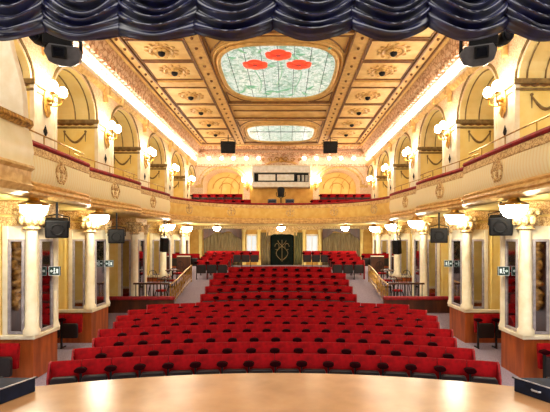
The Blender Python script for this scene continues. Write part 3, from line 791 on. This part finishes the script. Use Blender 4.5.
for s, nm in SIDES:
    for r in range(3):
        for i in range(3):
            x = s*(2.65+.49*i); y = 19.5+.9*r
            put_seat((x, y, floor_z(y)), 0, 'dark red seat in %s rear side block, %s from centre in its %s row' % (nm, ORD[i], ORD[r]), 'rear side block seats', end=(i == 2))
    for i in range(6):
        x = s*(1.45+.49*i)
        put_seat((x, 23.3, floor_z(23.3)), 0, 'dark red seat before the %s gold curtain, %s from the centre door' % (nm, ORD[i]), 'last row seats', end=(i == 5))
    for i in range(4):
        x = s*(4.35+.49*i)
        if i < 4: put_seat((x, 21.3, floor_z(21.3)), 0, 'dark red seat beyond the brass railing on the %s, %s from the aisle' % (nm, ORD[i]), 'seats beyond the railing', end=(i == 3))
    for i in range(3):
        x = s*(XLOW[s][0]+.28+.49*i)
        if i < 2: put_seat((x, 8.5, 0), 0, 'dark red seat in front of the first %s pillar, %s from the aisle' % (nm, ORD[i]), 'side box seats', end=(i == 1))
        put_seat((s*(XLOW[s][1]+.30+.49*i), 11.55, floor_z(11.55)), 0, 'dark red seat in front of the second %s pillar, %s from the aisle' % (nm, ORD[i]), 'side box seats', end=(i == 2))
    for r, y, z, a0, n in ((0, 23.2, 4.34, 1.9, 7), (1, 24.0, 4.74, 2.45, 6)):
        for i in range(n):
            put_seat((s*(a0+.48*i), y, z), 0, 'small red rear balcony seat at %s, %s from the booth in the %s row' % (nm, ORD[i], ('lower', 'upper')[r]), 'rear balcony seats', end=(i == n-1))

# ------------------------------------------------------------------ platforms beside the rear block
chair = thing('bistro_chair', '', 'chair', (0,0,0))
MB().lathe([(.001,.44),(.18,.44),(.2,.46),(.2,.49),(.17,.51),(.001,.515)], n=16).build('seat', 'red', chair, smooth=True)
for q, w in ((-1,-1),(1,-1),(-1,1),(1,1)):
    MB().tube([(q*.14, w*.14, .44), (q*.2, w*.2, 0)], .014).build('leg', 'iron', chair)
b = MB().tube([(-.17,.16,.46),(-.2,.2,.75),(-.12,.22,.95),(0,.23,1.0),(.12,.22,.95),(.2,.2,.75),(.17,.16,.46)], .014)
for q in (-1, 1):
    b.tube([(q*(.08+.06*cos(k*.7)*(1-.06*k)), .21, .72+.1*sin(k*.7)*(1-.05*k)) for k in range(12)], .01, 5)
b.tube([(0,.19,.48),(0,.22,.98)], .01)
b.build('backrest', 'iron', chair, smooth=True)
tab = thing('round_table', '', 'table', (0,0,0))
MB().lathe([(.001,.70),(.28,.70),(.3,.72),(.28,.74),(.001,.74)], n=20).build('tabletop', 'darkwood', tab, smooth=True)
MB().lathe([(.03,.03),(.025,.7),(.001,.7)], n=8).build('pole', 'iron', tab)
MB().lathe([(.001,0),(.2,0),(.18,.03),(.03,.05)], n=16).build('base', 'iron', tab, smooth=True)
uc, ut = [], []
for s, nm in SIDES:
    # padded partition
    t = thing('padded_partition', 'low dark red padded partition across the front of the %s platform' % nm, 'partition', (s*4.9, 15.05, floor_z(15)), 'platform partitions')
    MB().box(s*3.75, s*6.2, 14.98, 15.1, floor_z(15)-.05, .86).build('panel', 'darkwood', t)
    MB().box(s*3.73, s*6.2, 14.92, 15.14, .86, .98).build('padded_top', 'rail_red', t, bevel=.03)
    # front iron railing
    t = thing('iron_railing', 'dark iron railing above the padded partition on the %s' % nm, 'railing', (s*4.7, 15.32, floor_z(15.3)), 'platform railings')
    z0 = floor_z(15.3)
    MB().box(s*4.0, s*5.3, 15.27, 15.37, 1.38, 1.44).build('top_rail', 'darkwood', t)
    MB().box(s*4.0, s*5.3, 15.3, 15.34, z0+.1, z0+.14).build('bottom_rail', 'iron', t)
    for k in range(10):
        x = s*(4.05+.13*k); MB().box(x-.012, x+.012, 15.31, 15.33, z0, 1.38).build('baluster', 'iron', t)
    # raked brass railing beside the aisle
    t = thing('brass_railing', 'sloping brass lattice railing between the %s aisle and the cafe tables' % nm, 'railing', (s*4.0, 17.2, floor_z(17.2)), 'platform railings')
    MB().tube([(s*4.0, 15.4, 1.36), (s*4.0, 16.5, floor_z(16.5)+.76), (s*4.0, 17.9, floor_z(17.9)+.74), (s*4.0, 19.0, floor_z(19)+.74)], .028, 8).build('top_rail', 'brass', t, smooth=True)
    MB().tube([(s*4.0, y, floor_z(y)+.12) for y in (15.4, 16.5, 17.9, 19.0)], .018, 6).build('bottom_rail', 'brass', t)
    for k in range(15):
        y = 15.45+.25*k; z1 = 1.36 if y < 15.6 else floor_z(y)+.75
        MB().tube([(s*4.0, y, floor_z(y)-.02), (s*4.0, y, z1)], .022 if k % 7 == 0 else .011, 6).build('post' if k % 7 == 0 else 'baluster', 'brass', t)
    lt = MB()
    for k in range(14):
        y = 15.45+.25*k
        lt.tube([(s*4.0, y, floor_z(y)+.14), (s*4.0, y+.25, floor_z(y+.25)+.68)], .008, 5); lt.tube([(s*4.0, y, floor_z(y)+.68), (s*4.0, y+.25, floor_z(y+.25)+.14)], .008, 5)
    lt.build('lattice', 'brass', t)
    for k, (x, y, rz) in enumerate(((4.5, 16.0, .4), (5.0, 16.9, -.8), (4.45, 17.3, 2.6), (4.5, 18.5, .3))):
        place(chair, uc, (s*x, y, floor_z(y)), rz*s, 'black wire back cafe chair with red seat, %s from the stage behind the %s railing' % (ORD[k], nm), 'cafe chairs')
    for k, (x, y) in enumerate(((4.55, 16.65), (4.6, 17.95))):
        place(tab, ut, (s*x, y, floor_z(y)), 0, 'small round dark cafe table behind the %s railing, %s from the stage' % (nm, ('nearer', 'farther')[k]), 'cafe tables')
    t = thing('shelf_counter', 'narrow pale shelf counter before the rear seats on the %s' % nm, 'counter', (s*4.7, 20.6, floor_z(20.6)), 'shelf counters')
    z0 = floor_z(20.6)
    MB().box(s*4.45, s*5.05, 20.5, 20.75, z0+.86, z0+.9).build('counter_top', 'white', t)
    MB().box(s*4.42, s*5.08, 20.55, 20.7, z0-.03, z0+.86).build('panel', 'darkwood', t)

# ------------------------------------------------------------------ back wall below the balcony: curtains, windows, door
def drape(x0, x1, z0, z1, y, n, name, label, m, group, pel=True):
    t = thing(name, label, 'curtain', ((x0+x1)/2, y, z0), group)
    MB().grid(lambda u, v: (x0+(x1-x0)*u, y-.05*sin(2*pi*n*u+.5*sin(3*v))*(1-.3*v), z0+(z1-z0)*v), n*8, 6).build('cloth', m, t, smooth=True, solid=.015)
    if pel:
        w = x1-x0; pts = [(x0, z1+.25), (x0, z1-.45)]
        for i in range(1, 16):
            u = i/16; pts.append((x0+w*u, z1-.45+.5*min(1, sin(pi*u)*1.25)+.05*cos(6*pi*u)))
        pts += [(x1, z1-.45), (x1, z1+.25)]
        MB().prism(pts, y-.14, y-.09, 'y').build('pelmet', 'darkwood', t)
    return t
drape(-4.62, -2.35, 1.52, 3.42, 25.05, 11, 'curtain', 'wide pleated gold curtain in the left rear alcove', 'curtain', 'rear curtains')
drape(2.45, 4.66, 1.52, 3.42, 25.05, 11, 'curtain', 'wide pleated gold curtain in the right rear alcove', 'curtain', 'rear curtains')
drape(-1.2, -.68, 1.52, 3.45, 25.1, 3, 'curtain', 'narrow gold curtain on the left side of the dark door', 'curtain', 'door curtains', False)
drape(.78, 1.26, 1.52, 3.45, 25.1, 3, 'curtain', 'narrow olive curtain on the right side of the dark door', 'greencurtain', 'door curtains', False)
for i, (x0, x1) in enumerate(((-2.1, -1.46), (1.48, 2.2))):
    t = MB().box(x0+.05, x1-.05, YB-.06, YB-.02, 2.1, 3.25).build('window_%d' % (i+1), 'window'); struct(t)
    f = MB().box(x0, x0+.06, YB-.12, YB, 2.0, 3.35).box(x1-.06, x1, YB-.12, YB, 2.0, 3.35).box(x0, x1, YB-.12, YB, 3.27, 3.35).box(x0, x1, YB-.14, YB, 2.0, 2.1).box((x0+x1)/2-.015, (x0+x1)/2+.015, YB-.1, YB-.03, 2.1, 3.27)
    f.build('window_frame', 'white', t)
d = struct(MB().box(-.66, .74, YB-.1, YB+.02, 1.5, 3.35).build('door_1', 'darkgreen', bevel=.02))
b = MB()
for q in (-1, 1):
    b.tube([(.04+q*(.05+.3*sin(k*.35)), YB-.12, 1.8+.09*k) for k in range(14)], .02, 6)
    b.tube([(.04+q*(.3+.13*cos(k*.6)), YB-.12, 2.6+.2*sin(k*.6)) for k in range(10)], .016, 6)
b.tube([(.04, YB-.12, 1.7), (.04, YB-.12, 3.0)], .016, 6)
b.build('gilt_flourish', 'olive', d, smooth=True)
b = MB()
pts = [(-.9, 3.7), (-.9, 3.2)] + [(-.9+1.88*i/20, 3.28+.12*sin(pi*i/20)-.05*abs(sin(4*pi*i/20))) for i in range(1, 20)] + [(.98, 3.2), (.98, 3.7)]
struct(b.prism(pts, YB-.22, YB-.12, 'y').build('trim_door_pelmet', 'mould'))
b = MB()
for x in (-4.85, -2.25, -1.34, 1.36, 2.32, 4.8):
    b.box(x-.09, x+.09, YB-.16, YB, 1.5, 3.5); b.box(x-.13, x+.13, YB-.2, YB, 3.5, 3.62); b.box(x-.12, x+.12, YB-.2, YB, 1.5, 1.8)
struct(b.build('trim_back_pilasters', 'yellow', bevel=.01))
struct(MB().box(-XW, XW, YB-.1, YB, 3.62, ZB).build('trim_back_frieze', 'relief'))

# ------------------------------------------------------------------ loudspeakers and exit signs
def speaker(label, c, w, h, d, yaw, pitch, up, group):
    cx, cy, cz = c
    t = thing('loudspeaker', label, 'loudspeaker', c, group)
    ux = (cos(yaw), sin(yaw), 0); fwd = (sin(yaw)*cos(pitch), -cos(yaw)*cos(pitch), sin(pitch))
    uz = (ux[1]*fwd[2]-ux[2]*fwd[1], ux[2]*fwd[0]-ux[0]*fwd[2], ux[0]*fwd[1]-ux[1]*fwd[0])
    if uz[2] < 0: uz = tuple(-q for q in uz)
    bk = tuple(-q for q in fwd)
    MB().obox(c, ux, bk, uz, w/2, d/2, h/2).build('cabinet', 'black', t, bevel=.025)
    gc = tuple(c[i]+fwd[i]*(d/2+.008) for i in range(3))
    MB().obox(gc, ux, bk, uz, w/2-.04, .01, h/2-.04).build('grille', 'iron', t)
    wc = tuple(c[i]+fwd[i]*(d/2+.02) for i in range(3))
    ring = []
    for k in range(16):
        a = 2*pi*k/16; rr = min(w, h)*.3
        ring.append(tuple(wc[i]+ux[i]*rr*cos(a)+uz[i]*rr*sin(a) for i in range(3)))
    MB().tube(ring, .02, 6, True).build('woofer_ring', 'black', t, smooth=True)
    b = MB().tube([(cx, cy, cz), (cx, cy, up)], .025)
    for q in (-1, 1): b.tube([tuple(c[i]+ux[i]*q*(w/2+.02) for i in range(3)), tuple(c[i]+ux[i]*q*(w/2+.02)+(0,0,h*.6)[i] for i in range(3)), (cx, cy, cz+h*.75)], .015)
    b.build('bracket', 'iron', t)
speaker('black loudspeaker tilted above the first pillar on the left', (-4.83, 9.3, 3.27), .46, .40, .30, .55, -.28, ZB, 'side loudspeakers')
speaker('black loudspeaker tilted above the first pillar on the right', (5.0, 9.3, 3.33), .46, .42, .30, -.55, -.28, ZB, 'side loudspeakers')
speaker('black loudspeaker under the balcony by the second pillar on the left', (-4.95, 12.9, 3.12), .46, .42, .32, .35, -.1, ZB, 'side loudspeakers')
speaker('black loudspeaker under the balcony by the second pillar on the right', (4.95, 12.9, 3.14), .5, .44, .32, -.35, -.1, ZB, 'side loudspeakers')
speaker('small upright black loudspeaker far back on the left side', (-4.9, 17.8, 2.8), .28, .6, .3, .7, -.1, ZB, 'side loudspeakers')
speaker('small upright black loudspeaker far back on the right side', (4.97, 17.8, 2.7), .28, .6, .3, -.7, -.1, ZB, 'side loudspeakers')
speaker('black loudspeaker hung from the ceiling left of the rear roof light', (-2.80, 22.3, 7.92), .74, .62, .5, .1, -.2, zc, 'hung loudspeakers')
speaker('black loudspeaker hung from the ceiling right of the rear roof light', (2.62, 22.3, 7.92), .74, .62, .5, -.1, -.2, zc, 'hung loudspeakers')
def exit_sign(s, X, y, z, label):
    t = thing('exit_sign', label, 'exit sign', (s*X, y, z), 'exit signs')
    w = .25; x1 = s*(X-.04); x0 = s*(X-.04-w); xa, xb = sorted((x0, x1)); h = .10
    MB().box(xa, xb, y-.02, y+.02, z-h, z+h).build('panel', 'signgreen', t, bevel=.005)
    MB().box(s*(X-.05), s*(X+.01), y-.01, y+.01, z-.03, z+.03).build('bracket', 'iron', t)
    yy0, yy1 = y-.026, y-.02
    fr = MB(); g = .005
    fr.box(xa, xb, yy0, yy1, z+h-g, z+h); fr.box(xa, xb, yy0, yy1, z-h, z-h+g); fr.box(xa, xa+g, yy0, yy1, z-h, z+h); fr.box(xb-g, xb, yy0, yy1, z-h, z+h)
    fr.build('border', 'signwhite', t)
    # doorway with running figure, and an arrow toward the pillar's side passage
    dx = xa+.19 if s < 0 else xa+.06
    MB().box(dx-.022, dx+.022, yy0, yy1, z-.05, z+.05).build('door_mark', 'signwhite', t)
    fg = MB(); mx = (xa+xb)/2
    sc_ = .5
    fg.ball((mx, y-.023, z+.055), .018, 1, .3, 1)
    for p in ([(0,.035),(-.01,-.015)], [(-.01,-.015),(.03,-.03),(.025,-.07)], [(-.01,-.015),(-.03,-.05),(-.055,-.055)], [(0,.03),(.035,.01)], [(0,.03),(-.035,.015)]):
        fg.tube([(mx+a_*sc_, y-.023, z+b_) for a_, b_ in p], .009, 5)
    fg.build('running_figure', 'signwhite', t)
    ax = xa+.06 if s < 0 else xa+.19; q = -1 if s < 0 else 1
    MB().prism([(ax+q*.032, z), (ax, z+.036), (ax, z+.012), (ax-q*.032, z+.012), (ax-q*.032, z-.012), (ax, z-.012), (ax, z-.036)], yy0, yy1, 'y').build('arrow', 'signwhite', t)
for s, nm in SIDES:
    exit_sign(s, XLOW[s][0], 9.5, 2.30, 'small dark exit sign with running figure on the first pillar, %s side' % nm)
    exit_sign(s, XLOW[s][1], 12.85, 2.28, 'small dark exit sign with running figure on the second pillar, %s side' % nm)

# ------------------------------------------------------------------ stage: valance, moving lights, low black boxes
cus = [-107, -31, 45, 120, 196, 274, 352, 428, 505, 582, 659]
cy_ = [30, 30, 30, 35, 33, 28, 28, 25, 28, 28, 28]
YV = 5.0
t = thing('stage_valance', 'gathered navy velvet valance of deep swags along the top of the stage opening', 'curtain', (0, YV, 5.5))
def Xp(px): return (px-285)/420*YV+.22
def Zp(py): return 3+(240-py)/420*YV
for k in range(len(cus)-1):
    x0, x1 = Xp(cus[k])-.02, Xp(cus[k+1])+.02; c0, c1 = cy_[k], cy_[k+1]
    ph = random.uniform(0, 1); nf = random.choice((7, 8, 8))
    def fn(u, v, x0=x0, x1=x1, c0=c0, c1=c1, ph=ph, nf=nf):
        w = 4*u*(1-u); cusp = c0+(c1-c0)*u
        top = -70; botm = 42
        sag = (42 + (botm-cusp-42)*v)*(w**.9)
        py = top + (cusp-top)*v + sag
        f = (.5+.5*sin(2*pi*(nf*v+ph+.16*sin(5*u+k)+.10*sin(11*v+2*k))))**1.2*(.55+.45*sin(17*v+k)**2)*(1 if v < .88 else max(.15, 1-(v-.88)*9))+(.45*sin(pi*min(1, max(0, (v-.86)/.14))) if v > .86 else 0)
        amp = .12*(.4+.6*w)
        yy = YV - amp*f - .05*w*v + .02*sin(9*u+4*v)
        if v > .97: yy += .02
        return (x0+(x1-x0)*u+.012*sin(13*v+k)*(1-w), yy, Zp(py))
    MB().grid(fn, 30, 110).build('swag', 'navy', t, smooth=True, solid=.012)
bk = [(Xp(-107), Zp(-40))]
for k in range(len(cus)-1):
    for i in range(12):
        u = i/12; bk.append((Xp(cus[k]+(cus[k+1]-cus[k])*u), Zp(cy_[k]+(cy_[k+1]-cy_[k])*u-2+(37-cy_[k])*(4*u*(1-u)))))
bk += [(Xp(659), Zp(26)), (Xp(659), Zp(-40))]
MB().prism(bk, YV+.05, YV+.07, 'y').build('lining', 'navy', t)
MB().box(Xp(-110), Xp(662), YV-.02, YV+.06, Zp(-28), Zp(-76)).build('header', 'navy', t)
def moving_light(label, x, y, z, s):
    t = thing('moving_head_light', label, 'stage light', (x, y, z), 'moving head lights')
    ya, pa = -s*.35, -.35
    ux = (cos(ya), sin(ya), 0); fw = (sin(ya)*cos(pa), -cos(ya)*cos(pa), sin(pa))
    uz = (ux[1]*-fw[2]+ux[2]*fw[1], ux[2]*-fw[0]+ux[0]*fw[2], ux[0]*-fw[1]+ux[1]*fw[0])
    bk = tuple(-q for q in fw)
    uz = (bk[2]*ux[1]*-1+bk[1]*ux[2], bk[0]*ux[2]*-1+bk[2]*ux[0], bk[1]*ux[0]*-1+bk[0]*ux[1])
    if uz[2] < 0: uz = tuple(-q for q in uz)
    def L(a_, b_, c_): return (x+ux[0]*a_+bk[0]*b_+uz[0]*c_, y+ux[1]*a_+bk[1]*b_+uz[1]*c_, z-.06+ux[2]*a_+bk[2]*b_+uz[2]*c_)
    sh = MB(); o8 = [(-.26,.02),(-.2,-.12),(-.08,-.17),(.1,-.17),(.22,-.1),(.26,.03),(.2,.13),(-.18,.13)]
    vs = [L(a_, -.14, c_) for a_, c_ in o8] + [L(a_*1.05, .0, c_*1.05) for a_, c_ in o8] + [L(a_*.8, .18, c_*.8) for a_, c_ in o8]
    fs = [tuple(range(8)), tuple(range(23, 15, -1))] + [(r_*8+i, r_*8+(i+1) % 8, r_*8+8+(i+1) % 8, r_*8+8+i) for r_ in (0, 1) for i in range(8)]
    sh.add(vs, fs).build('shell', 'greyshell', t, bevel=.012)
    MB().obox(L(.04*s, -.18, .02), ux, bk, uz, .10, .06, .09).build('lens_hood', 'black', t, bevel=.015)
    MB().obox(L(.04*s, -.245, .02), ux, bk, uz, .07, .006, .06).build('lens', 'lens', t)
    MB().obox(L(.07*s, -.03, .23), ux, bk, uz, .20, .10, .12).build('motor_block', 'black', t, bevel=.02)
    MB().tube([L(-.24, 0, .02), L(-.24, .0, .22), (x-.08, y, z+.32), (x+.08, y, z+.32), L(.24, .0, .22), L(.24, 0, .02)], .03, 8).build('yoke', 'black', t, smooth=True)
    MB().tube([(x, y, z+.3), (x, y, z+.75)], .04).build('clamp', 'iron', t)
    t2 = thing('spotlight', 'small black spotlight hung beside the moving head at the upper %s' % ('left' if s < 0 else 'right'), 'stage light', (x+s*.3, y-.05, z+.25), 'small stage spotlights')
    MB().lathe([(.001,-.12),(.09,-.12),(.10,.0),(.07,.14),(.001,.15)], (x+s*.33 if s < 0 else x+.36, y-.1, z+.14), 14, 'y').build('lamp_head', 'black', t2, smooth=True)
    xx = x+s*.33 if s < 0 else x+.36
    MB().lathe([(.001,-.01),(.07,-.01),(.001,.01)], (xx, y-.23, z+.14), 14, 'y').build('lens', 'lens', t2)
    MB().tube([(xx, y-.1, z+.2), (xx, y-.05, z+.75)], .02).build('bracket', 'silver', t2)
    return t
moving_light('grey and black moving head light hanging at the upper left below the valance', -3.2, 6.5, 5.93, -1)
moving_light('grey and black moving head light hanging at the upper right below the valance', 3.2, 6.5, 5.93, 1)
struct(MB().tube([(-5, 6.5, 6.68), (5, 6.5, 6.68)], .03).build('trim_lighting_bar', 'iron'))
def low_box(s, pts, label, handle):
    t = thing('stage_monitor_box', label, 'stage box unit', (pts[0][0], pts[0][1], STZ), 'low stage boxes')
    MB().prism(pts, STZ, STZ+.165, 'z').build('casing', 'bluebox', t, bevel=.012)
    (xa, ya), (xb, yb_) = pts[0], pts[1]
    MB().tube([(xa, ya, STZ+.168), (xb, yb_, STZ+.168)], .008, 5).build('edge_trim', 'silver', t)
    if handle:
        mx, my = xa*.62+xb*.38, ya*.62+yb_*.38; dx, dy = (xb-xa), (yb_-ya); l = sqrt(dx*dx+dy*dy); dx /= l; dy /= l
        nx, ny = (-dy, dx) if (-dy)*s < 0 else (dy, -dx)
        MB().tube([(mx-dx*.05, my-dy*.05, STZ+.09), (mx-dx*.035+nx*.02, my-dy*.035+ny*.02, STZ+.09), (mx+dx*.035+nx*.02, my+dy*.035+ny*.02, STZ+.09), (mx+dx*.05, my+dy*.05, STZ+.09)], .011, 6).build('handle', 'silver', t)
    b = MB()
    for (px_, py_) in pts: b.box(px_-.015, px_+.015, py_-.015, py_+.015, STZ+.155, STZ+.17)
    b.build('corner_cap', 'iron', t)
low_box(-1, [(-2.70, 4.92), (-2.92, 4.28), (-3.6, 4.2), (-3.6, 4.75), (-3.1, 4.92)], 'low blue black box on the left corner of the stage', False)
low_box(1, [(2.90, 4.92), (3.22, 4.3), (3.9, 4.1), (3.9, 4.55), (3.3, 4.9)], 'low blue black box with silver handle on the right corner of the stage', True)
